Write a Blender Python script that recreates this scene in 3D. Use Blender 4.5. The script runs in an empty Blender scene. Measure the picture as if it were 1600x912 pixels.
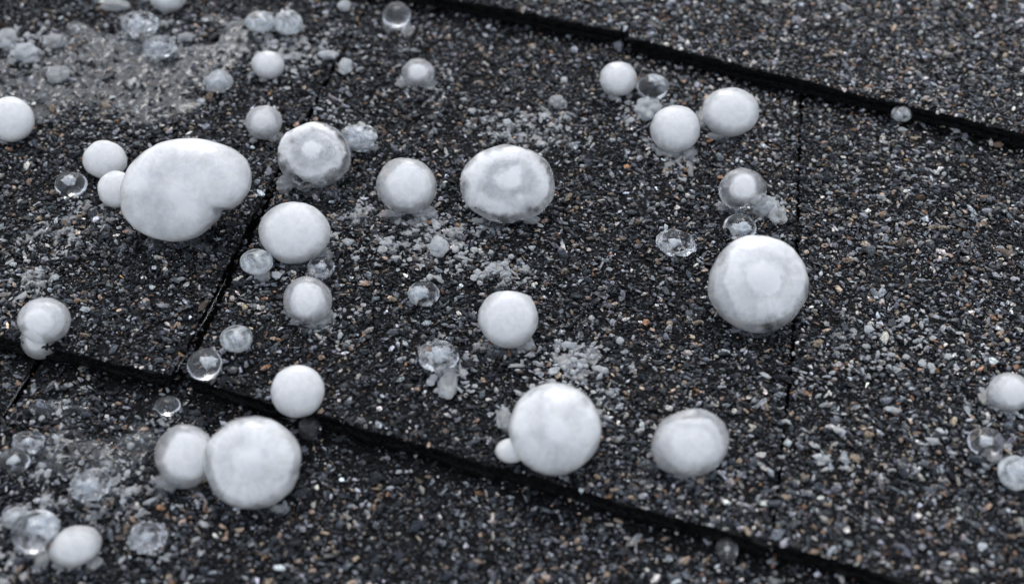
import bpy, bmesh, math, random
import numpy as np
from mathutils import Vector, Matrix

random.seed(7)
RNG = np.random.default_rng(11)
SC = bpy.context.scene
COL = SC.collection

# ------------------------------------------------------------------ camera
FPX = 1800.0                       # focal length in pixels of the 1600 px wide frame
TH = math.radians(52.0)            # how far the camera looks down
DIST = 0.36
CAM = Vector((0, -DIST * math.cos(TH), DIST * math.sin(TH)))
cd = bpy.data.cameras.new('camera')
cam = bpy.data.objects.new('camera', cd)
COL.objects.link(cam)
cam.location = CAM
cam.rotation_euler = (math.pi / 2 - TH, 0, 0)
cd.sensor_width = 36
cd.lens = 36 * FPX / 1600
cd.clip_start = 0.01
cd.clip_end = 50
cd.dof.use_dof = True
cd.dof.focus_distance = 0.366
cd.dof.aperture_fstop = 6.0
cd.dof.aperture_blades = 7
SC.camera = cam

# ------------------------------------------------------------------ world and sun (overcast)
SUN_EL, SUN_AZ = 52.0, -6.0        # light comes from beyond the top of the picture
w = bpy.data.worlds.new('World')
SC.world = w
w.use_nodes = True
nt = w.node_tree
nt.nodes.clear()
sky = nt.nodes.new('ShaderNodeTexSky')
sky.sky_type = 'NISHITA'
sky.sun_disc = False
sky.sun_elevation = math.radians(SUN_EL)
sky.sun_rotation = math.radians(SUN_AZ)
sky.air_density = 1.0
sky.dust_density = 1.6
hs = nt.nodes.new('ShaderNodeHueSaturation')
hs.inputs['Saturation'].default_value = 0.36
bg = nt.nodes.new('ShaderNodeBackground')
bg.inputs['Strength'].default_value = 0.15
wo = nt.nodes.new('ShaderNodeOutputWorld')
nt.links.new(sky.outputs[0], hs.inputs['Color'])
nt.links.new(hs.outputs[0], bg.inputs[0])
nt.links.new(bg.outputs[0], wo.inputs[0])

sl = bpy.data.lights.new('sun', 'SUN')
sl.energy = 0.42
sl.angle = math.radians(22)
sl.color = (1.0, 0.995, 0.985)
so = bpy.data.objects.new('sun', sl)
COL.objects.link(so)
az, el = math.radians(SUN_AZ), math.radians(SUN_EL)
sdir = Vector((math.sin(az) * math.cos(el), math.cos(az) * math.cos(el), math.sin(el)))
so.rotation_euler = sdir.to_track_quat('Z', 'Y').to_euler()
so.location = sdir * 2

SC.view_settings.view_transform = 'Standard'
SC.view_settings.look = 'None'
SC.view_settings.exposure = 0.64
SC.view_settings.gamma = 1.0
SC.cycles.use_denoising = True
SC.cycles.max_bounces = 14
SC.cycles.transmission_bounces = 10
SC.cycles.transparent_max_bounces = 10
SC.cycles.sample_clamp_indirect = 6

# ------------------------------------------------------------------ helpers
CR = Matrix.Rotation(math.pi / 2 - TH, 3, 'X')


def P(u, v, z=0.0):
    """where the sight line through photo point (u, v) meets the level z"""
    d = CR @ Vector(((u - 800) / FPX, -(v - 456) / FPX, -1))
    t = (z - CAM.z) / d.z
    return CAM + d * t


def depth(p):
    f = CR @ Vector((0, 0, -1))
    return (p - CAM).dot(f)


def project(x, y, z):
    """numpy: world -> photo pixels"""
    dy = y - CAM.y
    dz = z - CAM.z
    c, s = math.cos(TH), math.sin(TH)
    dep = dy * c - dz * s
    up = dy * s + dz * c
    return 800 + x / dep * FPX, 456 - up / dep * FPX


def _hash(ix, iy, iz, seed):
    h = (ix * 374761393 + iy * 668265263 + iz * 2147483647 + seed * 1274126177) & 0xFFFFFFFF
    h = ((h ^ (h >> 13)) * 1274126177) & 0xFFFFFFFF
    h = ((h ^ (h >> 16)) * 2246822519) & 0xFFFFFFFF
    return ((h ^ (h >> 15)) & 0xFFFFFF) / float(0xFFFFFF)


def vnoise(p, seed=0):
    p = np.asarray(p, float)
    i = np.floor(p).astype(np.int64)
    f = p - i
    f = f * f * (3 - 2 * f)
    r = 0
    for dx in (0, 1):
        for dy in (0, 1):
            for dz in (0, 1):
                wgt = (f[:, 0] if dx else 1 - f[:, 0]) * (f[:, 1] if dy else 1 - f[:, 1]) * (f[:, 2] if dz else 1 - f[:, 2])
                r = r + wgt * _hash(i[:, 0] + dx, i[:, 1] + dy, i[:, 2] + dz, seed)
    return r * 2 - 1


def fbm(p, octv=3, seed=0):
    a, s, r = 1.0, 0.0, 0
    p = np.asarray(p, float)
    for k in range(octv):
        r = r + a * vnoise(p * 2 ** k + 17.3 * k, seed + k)
        s += a
        a *= 0.5
    return r / s


def noise2(x, y, sc, octv=3, seed=0):
    p = np.stack([np.ravel(x) / sc, np.ravel(y) / sc, np.full(np.size(x), 0.37)], 1)
    return fbm(p, octv, seed)


def mesh_np(name, verts, faces, mat, smooth=False):
    """faces: (n,3) or (n,4) int array"""
    me = bpy.data.meshes.new(name)
    verts = np.asarray(verts, np.float32)
    faces = np.asarray(faces, np.int32)
    n, k = faces.shape
    me.vertices.add(len(verts))
    me.vertices.foreach_set('co', verts.ravel())
    me.loops.add(n * k)
    me.loops.foreach_set('vertex_index', faces.ravel())
    me.polygons.add(n)
    me.polygons.foreach_set('loop_start', np.arange(n, dtype=np.int32) * k)
    me.polygons.foreach_set('loop_total', np.full(n, k, np.int32))
    me.polygons.foreach_set('use_smooth', np.full(n, smooth))
    me.update(calc_edges=True)
    me.validate()
    me.materials.append(mat)
    return me


def link(name, me, parent=None):
    o = bpy.data.objects.new(name, me)
    COL.objects.link(o)
    if parent is not None:
        o.parent = parent
    return o


def tag(o, label=None, cat=None, group=None, kind=None):
    if label:
        o['label'] = label
    if cat:
        o['category'] = cat
    if group:
        o['group'] = group
    if kind:
        o['kind'] = kind
    return o


def ico(n):
    bm = bmesh.new()
    bmesh.ops.create_icosphere(bm, subdivisions=n, radius=1.0)
    v = np.array([x.co[:] for x in bm.verts])
    f = np.array([[q.index for q in x.verts] for x in bm.faces])
    bm.free()
    return v, f


ICO = {n: ico(n) for n in (1, 2, 3, 4, 5, 6)}

# ------------------------------------------------------------------ materials


def new_mat(name):
    m = bpy.data.materials.new(name)
    m.use_nodes = True
    n = m.node_tree
    b = n.nodes['Principled BSDF']
    return m, n, b


def noise_node(n, scale, detail=3.0, rough=0.5, coord='Object', dist=0.0):
    tc = n.nodes.new('ShaderNodeTexCoord')
    t = n.nodes.new('ShaderNodeTexNoise')
    t.inputs['Scale'].default_value = scale
    t.inputs['Detail'].default_value = detail
    t.inputs['Roughness'].default_value = rough
    t.inputs['Distortion'].default_value = dist
    n.links.new(tc.outputs[coord], t.inputs['Vector'])
    return t


def bump(n, b, src, strength, distance):
    bp = n.nodes.new('ShaderNodeBump')
    bp.inputs['Strength'].default_value = strength
    bp.inputs['Distance'].default_value = distance
    n.links.new(src, bp.inputs['Height'])
    n.links.new(bp.outputs[0], b.inputs['Normal'])
    return bp


def ramp(n, src, stops):
    r = n.nodes.new('ShaderNodeValToRGB')
    while len(r.color_ramp.elements) < len(stops):
        r.color_ramp.elements.new(0.5)
    for e, (p, c) in zip(r.color_ramp.elements, stops):
        e.position = p
        e.color = (*c, 1) if len(c) == 3 else c
    n.links.new(src, r.inputs[0])
    return r


# wet mineral granules, each with its own colour
M_GRAN, n, b = new_mat('mineral_granules')
at = n.nodes.new('ShaderNodeAttribute')
at.attribute_name = 'granule_colour'
t = noise_node(n, 1900, 3, 0.6)
mx = n.nodes.new('ShaderNodeMix')
mx.data_type = 'RGBA'
mx.blend_type = 'MULTIPLY'
mx.inputs[0].default_value = 1.0
rp = ramp(n, t.outputs['Fac'], [(0.32, (0.14, 0.14, 0.15)), (0.70, (1.8, 1.8, 1.8))])
n.links.new(at.outputs['Color'], mx.inputs[6])
n.links.new(rp.outputs[0], mx.inputs[7])
n.links.new(mx.outputs[2], b.inputs['Base Color'])
b.inputs['Specular IOR Level'].default_value = 0.12
b.inputs['Coat Weight'].default_value = 0.42
b.inputs['Coat Roughness'].default_value = 0.03
b.inputs['Coat IOR'].default_value = 1.33
t2 = noise_node(n, 260, 2, 0.5)
rr = ramp(n, t2.outputs['Fac'], [(0.3, (0.04,) * 3), (0.7, (0.26,) * 3)])
n.links.new(rr.outputs[0], b.inputs['Roughness'])
bump(n, b, t.outputs['Fac'], 0.6, 0.00022)

# big pale granules (built one by one)


def granule_mat(name, col):
    m, n, b = new_mat(name)
    t = noise_node(n, 1500, 3, 0.6)
    c1 = tuple(x * 0.6 for x in col)
    rp = ramp(n, t.outputs['Fac'], [(0.3, c1), (0.7, col)])
    n.links.new(rp.outputs[0], b.inputs['Base Color'])
    b.inputs['Roughness'].default_value = 0.32
    bump(n, b, t.outputs['Fac'], 0.5, 0.0002)
    return m


BIGM = [granule_mat('granule_' + nm, c) for nm, c in (
    ('cream', (0.44, 0.41, 0.36)), ('tan', (0.36, 0.25, 0.17)), ('pale_grey', (0.36, 0.38, 0.40)),
    ('slate', (0.10, 0.11, 0.125)), ('rust', (0.27, 0.14, 0.075)), ('white', (0.55, 0.56, 0.57)))]

# wet black asphalt under the granules and on the cut edges
M_ASPH, n, b = new_mat('black_asphalt')
t = noise_node(n, 420, 4, 0.65)
rp = ramp(n, t.outputs['Fac'], [(0.3, (0.002, 0.002, 0.0024)), (0.75, (0.009, 0.009, 0.010))])
n.links.new(rp.outputs[0], b.inputs['Base Color'])
b.inputs['Roughness'].default_value = 0.12
b.inputs['Specular IOR Level'].default_value = 0.14
t = noise_node(n, 900, 3, 0.6)
bump(n, b, t.outputs['Fac'], 1.0, 0.0012)

# shingle surface far outside the picture: the granules are in the material there
M_FAR, n, b = new_mat('granulated_asphalt')
tc = n.nodes.new('ShaderNodeTexCoord')
vo = n.nodes.new('ShaderNodeTexVoronoi')
vo.inputs['Scale'].default_value = 780
n.links.new(tc.outputs['Object'], vo.inputs['Vector'])
sx = n.nodes.new('ShaderNodeSeparateColor')
n.links.new(vo.outputs['Color'], sx.inputs[0])
rp = ramp(n, sx.outputs[0], [(0.0, (0.012, 0.013, 0.015)), (0.5, (0.03, 0.032, 0.036)), (0.8, (0.09, 0.095, 0.1)),
                             (0.92, (0.2, 0.15, 0.11)), (1.0, (0.4, 0.4, 0.4))])
n.links.new(rp.outputs[0], b.inputs['Base Color'])
b.inputs['Roughness'].default_value = 0.35
bump(n, b, vo.outputs['Distance'], 0.8, -0.0007)


def ice_mat(name, col, rough, trans=None, sss=0.0, sssr=0.003, nscale=140, bstr=0.25, bdist=0.0006, milk_attr=False, fine=900):
    m, n, b = new_mat(name)
    b.inputs['Base Color'].default_value = (*col, 1)
    b.inputs['Roughness'].default_value = rough
    b.inputs['IOR'].default_value = 1.31
    t = noise_node(n, nscale, 4, 0.55, dist=0.6)
    tf = noise_node(n, fine, 3, 0.6)
    ad = n.nodes.new('ShaderNodeMath')
    ad.operation = 'MULTIPLY_ADD'
    n.links.new(tf.outputs['Fac'], ad.inputs[0])
    ad.inputs[1].default_value = 0.18
    n.links.new(t.outputs['Fac'], ad.inputs[2])
    bump(n, b, ad.outputs[0], bstr, bdist)
    b.inputs['Specular IOR Level'].default_value = 0.5
    if sss:
        b.inputs['Subsurface Weight'].default_value = sss
        b.inputs['Subsurface Radius'].default_value = (1.0, 1.05, 1.15)
        b.inputs['Subsurface Scale'].default_value = sssr
    if milk_attr:
        # cloudiness of the ice: large structure from the mesh, fine wisps from noise
        a = n.nodes.new('ShaderNodeAttribute')
        a.attribute_name = 'cloudiness'
        b.inputs['Coat Weight'].default_value = 0.7
        b.inputs['Coat Roughness'].default_value = 0.04
        b.inputs['Coat IOR'].default_value = 1.33
        tn = noise_node(n, 300, 6, 0.68, dist=1.6)
        m1 = n.nodes.new('ShaderNodeMath')
        m1.operation = 'MULTIPLY_ADD'
        n.links.new(tn.outputs['Fac'], m1.inputs[0])
        m1.inputs[1].default_value = 0.42
        n.links.new(a.outputs['Fac'], m1.inputs[2])
        m2 = n.nodes.new('ShaderNodeMath')
        m2.operation = 'SUBTRACT'
        m2.inputs[0].default_value = 1.19
        m2.use_clamp = True
        n.links.new(m1.outputs[0], m2.inputs[1])
        n.links.new(m2.outputs[0], b.inputs['Transmission Weight'])
    elif trans in ('patchy', 'frosty'):
        tn = noise_node(n, 190, 4, 0.6, dist=0.8)
        r = ramp(n, tn.outputs['Fac'], [(0.50, (1.0,) * 3), (0.66, (0.30,) * 3)] if trans == 'patchy' else [(0.38, (0.98,) * 3), (0.60, (0.35,) * 3)])
        n.links.new(r.outputs[0], b.inputs['Transmission Weight'])
    elif trans is not None:
        b.inputs['Transmission Weight'].default_value = trans
    return m


M_RIND = ice_mat('cloudy_ice_rind', (0.94, 0.96, 0.99), 0.20, bstr=0.5, bdist=0.0010, sss=1.0, sssr=0.0065, milk_attr=True)
M_CORE = ice_mat('white_ice_core', (0.93, 0.95, 0.98), 0.5, trans=0.0, sss=1.0, sssr=0.007)
M_CLEAR = ice_mat('clear_ice', (0.93, 0.96, 1.0), 0.05, trans='patchy', sss=1.0, sssr=0.001, nscale=260, bstr=0.35, bdist=0.0006)
M_GLASS = ice_mat('glassy_ice', (0.96, 0.98, 1.0), 0.03, trans=0.975, sss=1.0, sssr=0.001, nscale=200, bstr=0.3, bdist=0.0006)
M_MILKY = ice_mat('half_clear_ice', (0.88, 0.92, 0.97), 0.12, trans='frosty', sss=1.0, sssr=0.0015, nscale=300, bstr=0.4, bdist=0.0006)
M_BUB = ice_mat('bubble_ice', (0.85, 0.89, 0.94), 0.4, trans=0.30, sss=1.0, sssr=0.001, nscale=600, bstr=0.6)
M_SLUSH = ice_mat('melting_slush', (0.90, 0.94, 0.98), 0.06, trans=0.74, sss=1.0, sssr=0.001, nscale=700, bstr=0.7, bdist=0.0005)
M_CHIP = ice_mat('ice_chip', (0.86, 0.90, 0.95), 0.07, trans=0.60, sss=1.0, sssr=0.001, nscale=700, bstr=0.6, bdist=0.0005)
M_WATER = ice_mat('melt_water', (0.93, 0.97, 1.0), 0.09, trans=0.985, nscale=160, bstr=0.16, bdist=0.0006)
M_DIRT, n, b = new_mat('dark_grit')
t = noise_node(n, 900)
rp = ramp(n, t.outputs['Fac'], [(0.3, (0.02, 0.014, 0.01)), (0.7, (0.06, 0.04, 0.03))])
n.links.new(rp.outputs[0], b.inputs['Base Color'])
b.inputs['Roughness'].default_value = 0.6

# ------------------------------------------------------------------ the roof
STEP = 0.0062
Z_TOP, Z_MID, Z_LOW = STEP, 0.0, -STEP
T1, T2 = 0.0026, 0.0022            # thickness of the two laminated sheets


def pp(u, v, z):
    q = P(u, v, z)
    return np.array([q.x, q.y])


def line_at(p, q, s):
    return p + (q - p) * s


class Shingle:
    """a quad tab; left and right edges are polylines from the lower (front) edge upwards"""

    def __init__(self, left, right, z, seed, label, lip=0.0009):
        self.L = [np.array(a) for a in left]
        self.R = [np.array(a) for a in right]
        self.z, self.seed, self.label, self.lip = z, seed, label, lip

    @staticmethod
    def along(poly, t):
        ln = [0.0]
        for a, c in zip(poly[:-1], poly[1:]):
            ln.append(ln[-1] + np.linalg.norm(c - a))
        s = np.clip(t, 0, 1) * ln[-1]
        x = np.interp(s, ln, [q[0] for q in poly])
        y = np.interp(s, ln, [q[1] for q in poly])
        return x, y

    def grid(self, nx, ny, rag=0.0006, grow=0.0, front=0.0):
        t = np.linspace(0, 1, ny) ** 1.5
        s = np.linspace(0, 1, nx)
        lx, ly = self.along(self.L, t)
        rx, ry = self.along(self.R, t)
        X = lx[:, None] + (rx - lx)[:, None] * s[None, :]
        Y = ly[:, None] + (ry - ly)[:, None] * s[None, :]
        # ragged cut edges
        e = noise2(X[0], Y[0], 0.006, 4, self.seed) * rag * 3.0
        f = np.exp(-np.linspace(0, ny - 1, ny) / 2.0)
        Y = Y + f[:, None] * e[None, :] - f[:, None] * front
        for col, sg in ((0, 1), (nx - 1, -1)):
            e = noise2(X[:, col], Y[:, col], 0.007, 4, self.seed + 5) * rag * 2.6
            X[:, col] += e + sg * (-grow)
        return X, Y


def height(sh, x, y):
    """gentle unevenness of a sheet"""
    return sh.z + 0.0006 * noise2(x, y, 0.03, 2, sh.seed + 40) + 0.0005 * noise2(x, y, 0.009, 3, sh.seed + 41)


def sheet(sh, name, parent, top, thick, mat_top, grow=0.0, front=0.0, nx=130, ny=60):
    X, Y = sh.grid(nx, ny, grow=grow, front=front)
    if front:
        Y = Y + np.exp(-np.arange(ny) / 2.0)[:, None] * (noise2(X[0], Y[0], 0.012, 4, sh.seed + 77) * 0.0009)[None, :]
    Z = height(sh, X, Y).reshape(X.shape) + top - sh.z + (sh.z)
    Zb = np.full_like(Z, sh.z + top - thick)
    v = np.concatenate([np.stack([X, Y, Z], -1).reshape(-1, 3), np.stack([X, Y, Zb], -1).reshape(-1, 3)])
    N = nx * ny
    idx = np.arange(N).reshape(ny, nx)
    q = np.stack([idx[:-1, :-1], idx[:-1, 1:], idx[1:, 1:], idx[1:, :-1]], -1).reshape(-1, 4)
    b0 = idx[0]; br = idx[-1]; l = idx[:, 0]; r = idx[:, -1]
    sides = []
    for e, flip in ((b0, False), (br, True), (l, True), (r, False)):
        a, c = e[:-1], e[1:]
        s = np.stack([a + N, c + N, c, a], -1)
        sides.append(s[:, ::-1] if flip else s)
    f = np.concatenate([q, *sides])
    me = mesh_np(name, v, f, mat_top)
    return link(name, me, parent)


def far_strip():
    pass


# courses: lower edges traced on the roof plane
# --- middle course
A0, A1 = pp(270, 588, Z_MID), pp(392, 345, Z_MID)
A2 = pp(520, 108, Z_MID); A3 = A2 + (A2 - A1) * 0.75
Bb, Bm, Bt = pp(1203, 850, Z_MID), pp(1236, 540, Z_MID), pp(1250, 140, Z_MID)
Be = Bt + (Bt - Bm) * 0.35
Aoff = np.array([0.0040, -0.0006])
Boff = np.array([0.0012, 0.0])
dirS = pp(1400, 908, Z_MID) - pp(275, 588, Z_MID)
dirS /= np.linalg.norm(dirS)
left_far = A0 + (pp(0, 528, Z_MID) - A0) * 2.2
left_dir = A3 - A0
left_far = left_far + (left_far - A0) * 1.2
sh_left = Shingle([left_far, left_far + left_dir * 1.0], [A0, A1, A2, A3], Z_MID + 0.0004, 3,
                  'dark granulated shingle at the left under the largest double hailstone')
A0m = A0 + Aoff + np.array([0.0, 0.0002])
sh_mid = Shingle([A0m, A1 + Aoff * 0.85, A1 * 0.45 + A2 * 0.55 + Aoff * 0.45, A2 + Aoff * 0.3, A3 + Aoff * 0.15], [Bb, Bm, Bt, Be], Z_MID, 4,
                 'dark granulated shingle in the middle carrying most of the hailstones')
R0 = Bb + dirS * 0.22
sh_right = Shingle([Bb + Boff, Bm + Boff, Bt + Boff, Be + Boff], [R0, R0 + (Be - Bb) * 1.0], Z_MID + 0.0001, 6,
                   'dark pale-flecked shingle at the right of the narrow upright joint')
# --- lower course
C0, C1 = pp(-30, 705, Z_LOW), pp(70, 545, Z_LOW)
Cdir = C1 - C0
upv = np.array([0.03, 0.135])
d_up = C1 + Cdir * 0.2
d_lo = C0 - Cdir * 2.6
Coff = np.array([0.0017, 0.0])
lowdir = dirS
sh_low_l = Shingle([d_lo - lowdir * 0.16, d_up - lowdir * 0.16], [d_lo, C0, C1, d_up], Z_LOW, 8,
                   'wet dark shingle in the lower left corner beyond the slanting joint')
q0 = d_lo + Coff
sh_low = Shingle([q0, C0 + Coff, C1 + Coff, d_up + Coff], [q0 + lowdir * 0.60, d_up + Coff + lowdir * 0.60], Z_LOW, 9,
                 'wet dark shingle of the lowest course along the bottom of the picture')
# --- upper course
J0 = pp(980, 51, Z_TOP)
t1l = pp(560, -30, Z_TOP)
t1l = J0 + (t1l - J0) * 1.5
J2 = pp(978, 60, Z_TOP)
t2r = J2 + (pp(1600, 210, Z_TOP) - J2) * 1.5
jup = pp(996, -60, Z_TOP) - J0
jup = jup / np.linalg.norm(jup) * 0.14
sh_top_l = Shingle([t1l, t1l + jup], [J0, J0 + jup], Z_TOP, 12,
                   'grey granulated shingle of the upper course ending at the small notch')
sh_top_r = Shingle([J2 + np.array([0.0010, 0]), J2 + np.array([0.0010, 0]) + jup], [t2r, t2r + jup], Z_TOP, 13,
                   'pale grey granulated shingle filling the upper right corner')
SHINGLES = [sh_left, sh_mid, sh_right, sh_low_l, sh_low, sh_top_l, sh_top_r]

# bare grooves and worn cracks where granules are missing (photo points, width in m)
CRACKS = [((572, 838), (566, 868), (534, 902), 0.0013, Z_LOW), ((690, 250), (690, 250), (690, 250), 0.0, 0)]


def in_view(x, y, z, mu=150, mv=110):
    u, v = project(x, y, z)
    return (u > -mu) & (u < 1600 + mu) & (v > -mv) & (v < 912 + mv)


def inside(sh, x, y):
    poly = np.array(sh.L[::-1] + sh.R)
    c = np.zeros(len(x), bool)
    j = len(poly) - 1
    for i in range(len(poly)):
        xi, yi = poly[i]; xj, yj = poly[j]
        m = ((yi > y) != (yj > y)) & (x < (xj - xi) * (y - yi) / (yj - yi + 1e-12) + xi)
        c ^= m
        j = i
    return c


def seg_dist(px, py, a, b):
    ab = b - a
    t = np.clip(((px - a[0]) * ab[0] + (py - a[1]) * ab[1]) / (ab @ ab + 1e-12), 0, 1)
    return np.hypot(px - a[0] - t * ab[0], py - a[1] - t * ab[1])


PAL = np.array([(0.012, 0.014, 0.017), (0.028, 0.032, 0.038), (0.064, 0.071, 0.082), (0.14, 0.15, 0.168),
                (0.36, 0.375, 0.40), (0.33, 0.25, 0.185), (0.24, 0.135, 0.08), (0.52, 0.49, 0.45), (0.10, 0.08, 0.065)])
PW = np.array([0.34, 0.24, 0.165, 0.10, 0.068, 0.040, 0.011, 0.036, 0.026])


def granule_soup(pos, size, col, rng, lod=1, flat=0.62):
    """pos (n,3), size (n,), col (n,3) -> one mesh worth of angular chips"""
    V, F = ICO[1]
    if lod == 0:
        V = np.array([(1, 0, 0), (-1, 0, 0), (0, 1, 0), (0, -1, 0), (0, 0, 1), (0, 0, -1)], float)
        F = np.array([(0, 2, 4), (2, 1, 4), (1, 3, 4), (3, 0, 4), (2, 0, 5), (1, 2, 5), (3, 1, 5), (0, 3, 5)])
    n, k = len(pos), len(V)
    v = np.repeat(V[None], n, 0)
    v = v * (1 + rng.uniform(-0.48, 0.30, (n, k, 1)))
    sc = np.stack([rng.uniform(0.85, 1.65, n), rng.uniform(0.5, 0.95, n), rng.uniform(0.28, 0.60, n)], 1)
    v = v * sc[:, None, :] * (size / 2)[:, None, None]
    # random tilt then random spin
    tx, ty, tz = rng.normal(0, 0.36, n), rng.normal(0, 0.30, n), rng.normal(-0.15, 0.85, n) + math.pi * rng.integers(0, 2, n)
    for ang, (i, j) in ((tx, (1, 2)), (ty, (0, 2)), (tz, (0, 1))):
        c, s = np.cos(ang)[:, None], np.sin(ang)[:, None]
        a, bb = v[..., i].copy(), v[..., j].copy()
        v[..., i] = a * c - bb * s
        v[..., j] = a * s + bb * c
    v = v + pos[:, None, :]
    f = F[None] + (np.arange(n) * k)[:, None, None]
    c4 = np.ones((n, k, 4), np.float32)
    c4[..., :3] = col[:, None, :]
    return v.reshape(-1, 3), f.reshape(-1, 3), c4.reshape(-1, 4)


def big_granule_mesh(mi, k):
    rng = np.random.default_rng(900 + mi * 10 + k)
    v, f, _ = granule_soup(np.zeros((1, 3)), np.ones(1), np.zeros((1, 3)), rng)
    return mesh_np('granule', v, f, BIGM[mi])


BIGMESH = [[big_granule_mesh(mi, k) for k in range(4)] for mi in range(len(BIGM))]

total = 0
for si, sh in enumerate(SHINGLES):
    rng = np.random.default_rng(100 + si)
    root = bpy.data.objects.new('roof_shingle', None)
    COL.objects.link(root)
    tag(root, sh.label, 'shingle', 'asphalt roof shingles')
    sheet(sh, 'top_sheet', root, 0.0, T1 - 0.0002, M_ASPH)
    sheet(sh, 'backing_sheet', root, -T1 - 0.0003, T2 - 0.0002, M_ASPH, grow=-0.0012, front=0.0013, nx=130, ny=16)
    # --- granule bed
    allp = np.array(sh.L + sh.R)
    lo, hi = allp.min(0) - 0.002, allp.max(0) + 0.002
    batches = []
    for (sp, dmin, dmax, keep) in ((0.00125, 0.00075, 0.00190, 1.0), (0.0030, 0.0015, 0.0027, 0.8), (0.00094, 0.00055, 0.00092, 1.0)):
        xs, ys = np.arange(lo[0], hi[0], sp), np.arange(lo[1], hi[1], sp * 0.9)
        X, Y = np.meshgrid(xs, ys)
        X[::2] += sp / 2
        x = (X + rng.uniform(-0.45, 0.45, X.shape) * sp).ravel()
        y = (Y + rng.uniform(-0.45, 0.45, Y.shape) * sp).ravel()
        m = in_view(x, y, sh.z, *((105, 75) if sp > 0.001 else (30, 24)))
        x, y = x[m], y[m]
        m = inside(sh, x, y) & (rng.random(len(x)) < keep)
        x, y = x[m], y[m]
        # hidden under the next course?
        for up in SHINGLES:
            if up.z > sh.z + 0.003:
                m = ~inside(up, x, y - 0.004)
                x, y = x[m], y[m]
        for (a, c, d, wd, zz) in CRACKS:
            if wd and abs(zz - sh.z) < 0.001:
                a, c, d = pp(*a, zz), pp(*c, zz), pp(*d, zz)
                m = np.minimum(seg_dist(x, y, a, c), seg_dist(x, y, c, d)) > wd * 0.6
                x, y = x[m], y[m]
        u, v = project(x, y, np.full(len(x), sh.z))
        # bare or sunken spots
        bare = noise2(x, y, 0.006, 3, 60 + si)
        m = (rng.random(len(x)) > np.clip((bare - 0.28) * 1.1, 0, 0.5))
        x, y, u, v = x[m], y[m], u[m], v[m]
        # granules thinned out at the foot of the next course up, baring black asphalt
        for up in SHINGLES:
            if up.z > sh.z + 0.003:
                for dd, pr in ((0.0075, 0.35), (0.0055, 0.45)):
                    m = ~(inside(up, x, y + dd) & (rng.random(len(x)) < pr))
                    x, y, u, v = x[m], y[m], u[m], v[m]
        clump = noise2(x, y, 0.0055, 2, 66)
        size = 0.93 * rng.uniform(dmin, dmax, len(x)) * rng.lognormal(0, 0.20, len(x)) * (1 + 0.30 * clump)
        # colours: more pale grains in the right and upper right
        pale = np.clip((u - 650) / 800, 0, 1) * 0.85 + np.clip((380 - v) / 380, 0, 1) * np.clip((u - 750) / 300, 0, 1) * 0.5
        pale = pale + 0.15 + 0.7 * noise2(x, y, 0.028, 2, 80) + 0.7 * noise2(x, y, 0.007, 2, 83)
        pick = rng.random((len(x), 1))
        W = np.repeat(PW[None], len(x), 0)
        k = np.exp(0.75 * pale)
        W[:, 3:8] *= k[:, None]
        W[:, 7] *= np.where(u > 1000, 1.4, 0.8)
        W[:, 0] /= k
        W /= W.sum(1, keepdims=True)
        ci = (pick > np.cumsum(W, 1)).sum(1).clip(0, len(PAL) - 1)
        col = (0.98 if sh.z < -0.003 else 0.90) * PAL[ci] * rng.lognormal(-0.06, 0.45, (len(x), 1)) * np.exp(0.35 * noise2(x, y, 0.035, 3, 95))[:, None] * rng.uniform(0.95, 1.05, (len(x), 3))
        hz = height(sh, x, y) + size * rng.uniform(0.12, 0.42, len(x)) + 0.0009 * np.maximum(noise2(x, y, 0.0042, 2, 91), -0.35) - (0.00012 if sp < 0.001 else 0)
        near = in_view(x, y, sh.z, 20, 20) & (size > 0.00138)
        batches.append((x, y, hz, size, col, near))
    x, y, hz, size, col, near = (np.concatenate([bq[i] for bq in batches]) for i in range(6))
    pos = np.stack([x, y, hz], 1)
    vs, fs, cs = [], [], []
    off = 0
    for lod, m in ((1, near), (0, ~near)):
        if m.sum() == 0:
            continue
        a, f, c = granule_soup(pos[m], size[m], col[m], rng, lod)
        vs.append(a); fs.append(f + off); cs.append(c)
        off += len(a)
    if vs:
        me = mesh_np('granule_bed', np.concatenate(vs), np.concatenate(fs), M_GRAN)
        ca = me.attributes.new('granule_colour', 'FLOAT_COLOR', 'POINT')
        ca.data.foreach_set('color', np.concatenate(cs).astype(np.float32).ravel())
        tag(link('granule_bed', me, root), kind='stuff')
        total += len(me.polygons)
    # --- the largest granules, one by one
    nb = {0: 34, 1: 90, 2: 70, 3: 3, 4: 50, 5: 10, 6: 43}[si]
    cnt = 0
    while cnt < nb:
        i = rng.integers(0, len(x))
        if not in_view(x[i:i + 1], y[i:i + 1], sh.z, 0, 0)[0]:
            continue
        mi = rng.choice(6, p=[0.22, 0.17, 0.27, 0.18, 0.05, 0.11])
        o = link('granule', BIGMESH[mi][rng.integers(0, 4)], root)
        s = rng.uniform(0.0017, 0.0025)
        o.location = (x[i], y[i], hz[i] + 0.0005)
        o.rotation_euler = (rng.normal(0, 0.3), rng.normal(0, 0.3), rng.uniform(0, 6.28))
        o.scale = (s, s * rng.uniform(0.75, 1), s)
        cnt += 1
print('granule tris', total)

# neighbouring courses outside the picture, on an inclined deck
deck_slope = -STEP / 0.14
nrm = np.array([-dirS[1], dirS[0]])


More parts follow.
